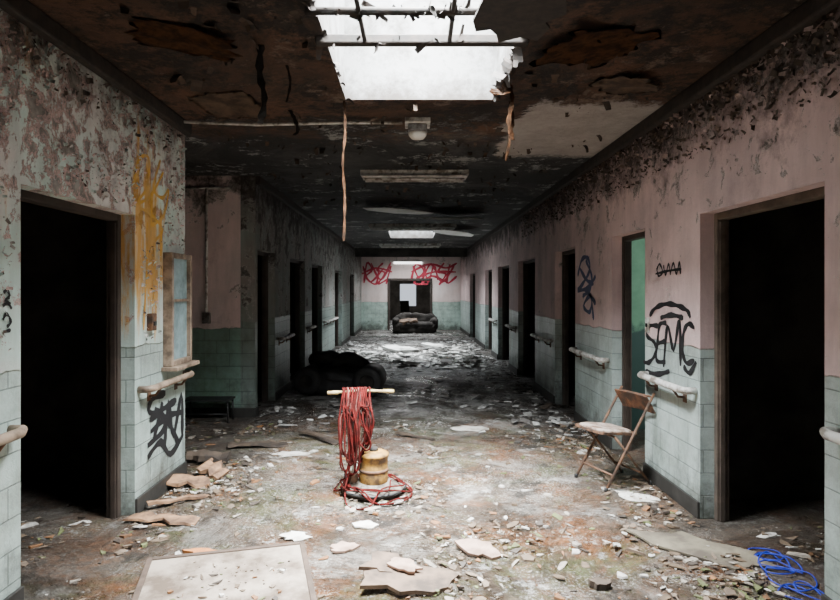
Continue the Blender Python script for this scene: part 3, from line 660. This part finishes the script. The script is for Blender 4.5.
scrap('scrap_board', 'grey brown sheet by the nearest right doorway', 'scrap board', 700, 552, (.8, .42), M['grey_sheet'], -38, .012, (1, 1), 14)
scrap('paper_sheet', 'white crumpled paper behind the fallen board', 'paper', 297, 538, (.19, .16), M['paper'], 10, .004, (6, 4), 15)
scrap('plaster_piece', 'pinkish plaster piece before the polisher', 'plaster piece', 343, 550, (.2, .13), M['pinkish'], 30, .012, (4, 3), 16)
scrap('plaster_piece', 'white plaster piece in front of the polisher base', 'plaster piece', 366, 527, (.16, .11), M['paper'], 0, .01, (4, 3), 17)
scrap('plaster_piece', 'tan pointed plaster piece right of centre', 'plaster piece', 478, 553, (.28, .17), M['pinkish'], -25, .014, (7, 5), 18)
scrap('plaster_piece', 'orange brown scrap behind the fallen board', 'scrap', 202, 556, (.2, .08), M['orange'], 5, .02, (4, 5), 19)
scrap('paper_sheet', 'white paper sheet under the folding chair side', 'paper', 635, 498, (.36, .2), M['paper'], -30, .004, (1, 2), 20)
scrap('plaster_piece', 'dark clod near the bottom right', 'clod', 600, 588, (.12, .08), M['wood_d'], 0, .03, (4, 3), 21)
scrap('plaster_piece', 'white plaster flake by the right doorway reveal', 'plaster piece', 745, 580, (.16, .07), M['paper'], 25, .01, (2, 3), 22)
scrap('paper_sheet', 'pale paper strip in front of the alcove', 'paper', 290, 455, (.34, .2), M['paper'], 15, .004, (1, 2), 23)
scrap('plaster_piece', 'white plaster slab beyond the polisher at right', 'plaster piece', 470, 430, (.4, .22), M['paper'], 5, .012, (2, 2), 24)
for i, (a, b, sx, lab) in enumerate([(400, 352, .9, 'white mattress slab lying under the far skylight'), (435, 349, .7, 'white slab right of the mattress under the far skylight'), (372, 357, .6, 'grey white slab at left under the far skylight'), (445, 361, .6, 'white broken slab in front of the far rubble'), (405, 366, .5, 'dirty pale slab nearest of the far rubble')]):
    scrap('fallen_slab', lab, 'fallen slab', a, b, (sx, .6), M['slab'], i*25, .06, (7, 6), 40+i)
rn = random.Random(5); pts = []
for i in range(46):
    a = i*1.33; rr = .04+.10*rn.random()
    s = i/45
    pts.append((.05*math.sin(s*9)+math.cos(a)*rr*.9, -.22+.44*(.5+.5*math.sin(s*7.3))+math.sin(a)*rr, .006+.012*rn.random()))
tag(MB().tube(smooth(pts, 5), .0038, 6).build('rope', M['blue'], None, (1.965, 3.14, 0)), 'deep blue tangled rope on the floor by the nearest right doorway', 'rope')

# ------------------------------------------------------------------ debris: stuff
def shards(name, label, n, ybias, mat, smin, smax, seed, xlim=(-1.8, 1.87), pw=3.0, z0=0.0, nclus=0, spread=.25, extra=(), heap=0.0, pcl=.7):
    rn = random.Random(seed); mb = MB(); bm = mb.bm
    cl = list(extra)
    for i in range(nclus):
        yy = ybias(rn); xx = xlim[0]+(xlim[1]-xlim[0])*rn.random()
        if rn.random() < .5: xx = xlim[0]+(xlim[1]-xlim[0])*(rn.choice((.0, 1.0))*.9+.1*rn.random())
        cl.append((xx, yy))
    for i in range(n):
        y = ybias(rn); x = xlim[0]+(xlim[1]-xlim[0])*rn.random(); hz = 0
        if cl and rn.random() < pcl:
            cx, cy = rn.choice(cl); x = rn.gauss(cx, spread); y = rn.gauss(cy, spread)
            hz = heap*rn.random()*math.exp(-((x-cx)**2+(y-cy)**2)/(spread*spread))
        r = smin+(smax-smin)*rn.random()**pw
        x = min(max(x, xlim[0]+r*2), xlim[1]-r*2)
        k = rn.choice((3, 4, 5, 6, 7)); a0 = rn.random()*6; th = .002+min(r*.4*rn.random()**2, .012); el = 1+1.3*rn.random()**2; ro = rn.random()*3.14
        tx, ty = (rn.random()-.5)*.9, (rn.random()-.5)*.9
        lo = []; hi = []
        for j in range(k):
            a = a0+6.283*(j+.6*rn.random())/k; q = r*(.35+.75*rn.random()); ax, ay = math.cos(a)*q*el, math.sin(a)*q/el**.5
            dx = ax*math.cos(ro)-ay*math.sin(ro); dy = ax*math.sin(ro)+ay*math.cos(ro)
            zz = .001+r*.18+dx*tx*.45+dy*ty*.45+hz
            lo.append(bm.verts.new((x+dx, y+dy, z0+max(zz-th/2, .0005)))); hi.append(bm.verts.new((x+dx*.93, y+dy*.93, z0+max(zz+th/2, .002))))
        bm.faces.new(lo[::-1]); bm.faces.new(hi)
        for j in range(k): bm.faces.new((lo[j], lo[(j+1) % k], hi[(j+1) % k], hi[j]))
    return tag(mb.build(name, mat, recalc=False), label, 'debris', kind='stuff')
shards('plaster_debris', 'mixed plaster and paint chips strewn over the near floor', 11000, lambda r: 2.3+4.3*r.random()**1.1, M['chips'], .0015, .042, 1, pw=7, nclus=30, spread=.17, extra=[(-.25, 4.2), (0, 4.5), (-.3, 4.6), (-.05, 4.3)], heap=.03, pcl=.85)
shards('rubble', 'grey and white rubble strewn along the dark corridor floor', 4200, lambda r: 6.6+15.0*r.random()**1.3, M['chips_far'], .006, .09, 2, pw=4.0, nclus=40, spread=.4, heap=.05)
shards('rubble_heap', 'pale broken plaster heaped under the far skylight', 2000, lambda r: 11.8+4.2*r.random(), M['chips_pale'], .015, .16, 3, (-1.6, 1.6), 2.5, nclus=10, spread=.38, heap=.18, pcl=.9)
shards('alcove_debris', 'dark plaster chips on the alcove floor', 350, lambda r: 4.95+2.0*r.random(), M['chips'], .004, .06, 4, (-3.6, -1.85))
shards('room_debris', 'plaster chips inside the nearest right doorway', 200, lambda r: 2.8+1.05*r.random(), M['chips'], .004, .05, 5, (2.1, 2.9))
shards('doorway_debris', 'plaster chips inside the nearest left doorway', 200, lambda r: 2.86+1.1*r.random(), M['chips'], .004, .05, 6, (-2.8, -2.02))
shards('board_litter', 'small chips littering the fallen stained board', 170, lambda r: 2.6+.65*r.random(), M['chips'], .002, .03, 7, (-1.2, -.6), 4.0, .031)
def flakes(name, label, n, place, mat, smin, smax, seed):
    rn = random.Random(seed); mb = MB(); bm = mb.bm
    for i in range(n):
        p, nrm = place(rn); nrm = Vector(nrm); tdir = nrm.orthogonal().normalized(); tdir = Matrix.Rotation(rn.random()*6.28, 3, nrm) @ tdir; b = nrm.cross(tdir)
        s = smin+(smax-smin)*rn.random()**2.5; w = s*(.4+.6*rn.random()); cu = .3+1.1*rn.random()
        rows = []
        for j in range(4):
            f = j/3; al = cu*f*1.4; d = tdir*(s*math.sin(al)/1.4/cu*1.0) + nrm*(s*(1-math.cos(al))/cu*.8)
            w1 = w*(1-.6*f*rn.random()); w2 = w*(1-.6*f*rn.random())
            rows.append((bm.verts.new(Vector(p)+d+b*w1/2), bm.verts.new(Vector(p)+d-b*w2/2)))
        for A, B in zip(rows, rows[1:]): bm.faces.new((A[0], A[1], B[1], B[0]))
    return tag(mb.build(name, mat, recalc=False), label, 'paint flakes', kind='stuff')
def pr(rn):
    y = 2.2+8*rn.random()**1.3; return (XR-.006, y, 2.74-.36*rn.random()**1.8), (-1, 0, 0)
flakes('paint_flakes', 'dark curling paint flakes along the top of the right wall', 4600, pr, M['flake_dark'], .005, .045, 21)
def pl(rn):
    while True:
        y = 2.2+2.65*rn.random(); z = 1.15+1.5*rn.random()**.7
        if mnoise.noise(Vector((y*2.2, z*2.2, 3))) < -.05: continue
        if not (2.75 < y < 4.06 and z < 2.05) and not (y > 4.4 and z < 1.82): return (XL+.006, y, z), (1, 0, 0)
flakes('paint_flakes', 'pale curling paint flakes on the near left wall', 2200, pl, M['flake_pale'], .004, .032, 22)
def plt(rn):
    y = 2.2+2.6*rn.random(); return (XL+.006, y, 2.73-.2*rn.random()**1.6), (1, 0, 0)
flakes('paint_flakes', 'dark curling paint flakes along the top of the left wall', 400, plt, M['flake_dark'], .008, .04, 23)
def pc(rn):
    while True:
        x = -1.7+3.4*rn.random(); y = 2.3+7*rn.random()
        if mnoise.noise(Vector((x*1.5, y*1.5, 8))) < .05: continue
        if not (-.5 < x < .63 and y < 4.3): return (x, y, H-.002), (0, 0, -1)
flakes('ceiling_flakes', 'dark paint flakes hanging from the rotten ceiling', 600, pc, M['flake_ceil'], .01, .09, 24)
def ps(rn):
    k = rn.random()
    if k < .75: return (-.44+.72*rn.random()**.8, rn.choice((2.86, 2.86, 2.86, 3.19)), H-.03), (rn.random()-.5, -.3, -.6+1.2*rn.random())
    if k < .85: return (-.45, 2.5+1.75*rn.random(), H-.003), (.5, 0, -1)
    return (.58, 3.25+1.0*rn.random(), H-.003), (-.5, 0, -1)
flakes('skylight_debris', 'dark torn scraps caught on the skylight bars and edges', 180, ps, M['darkrust'], .012, .11, 25)

# ------------------------------------------------------------------ light
def area(name, loc, sx, sy, power, rot=(0, 0, 0), col=(1, 1, 1), spread=180):
    l = bpy.data.lights.new(name, 'AREA'); l.shape = 'RECTANGLE'; l.size = sx; l.size_y = sy; l.energy = power; l.color = col; l.spread = R(spread)
    o = bpy.data.objects.new(name, l); C.objects.link(o); o.location = loc; o.rotation_euler = rot; return o
area('skylight_daylight', (.065, 3.3, 3.72), 1.0, 1.85, 1080, (R(10), 0, 0), (.94, .98, 1), 104)
area('far_skylight_daylight', (.05, 14.65, 3.57), 1.05, 1.85, 480, col=(.9, .96, 1), spread=120)
area('added_rear_fill_light', (.05, -1.75, 3.57), 1.05, 1.65, 180, col=(.97, .985, 1))  # added fill for the near walls, placed behind the camera
area('added_end_fill_light', (0, 20.85, 3.57), 1.15, 1.65, 360, col=(.95, .98, 1))  # added fill for the end wall, kept out of view by the beam
area('end_room_daylight', (-.1, 29.8, 1.3), .8, 1.1, 60, (R(90), 0, R(180)))
area('green_room_daylight', (4.25, 5.5, 1.5), 1.2, 1.1, 34, (0, R(90), 0), (.9, 1, .95))
w = bpy.data.worlds.new('sky'); bpy.context.scene.world = w; w.use_nodes = True
bg = w.node_tree.nodes['Background']; bg.inputs[0].default_value = (.8, .88, 1, 1); bg.inputs[1].default_value = 1.0

cam = bpy.data.cameras.new('camera'); co = bpy.data.objects.new('camera', cam); C.objects.link(co)
co.location = (0, 0, 1.5); co.rotation_euler = (R(90), 0, 0)
cam.sensor_width = 36; cam.lens = 600/840*36; cam.shift_x = 10/840; cam.shift_y = -10/840
cam.clip_start = .05
bpy.context.scene.camera = co
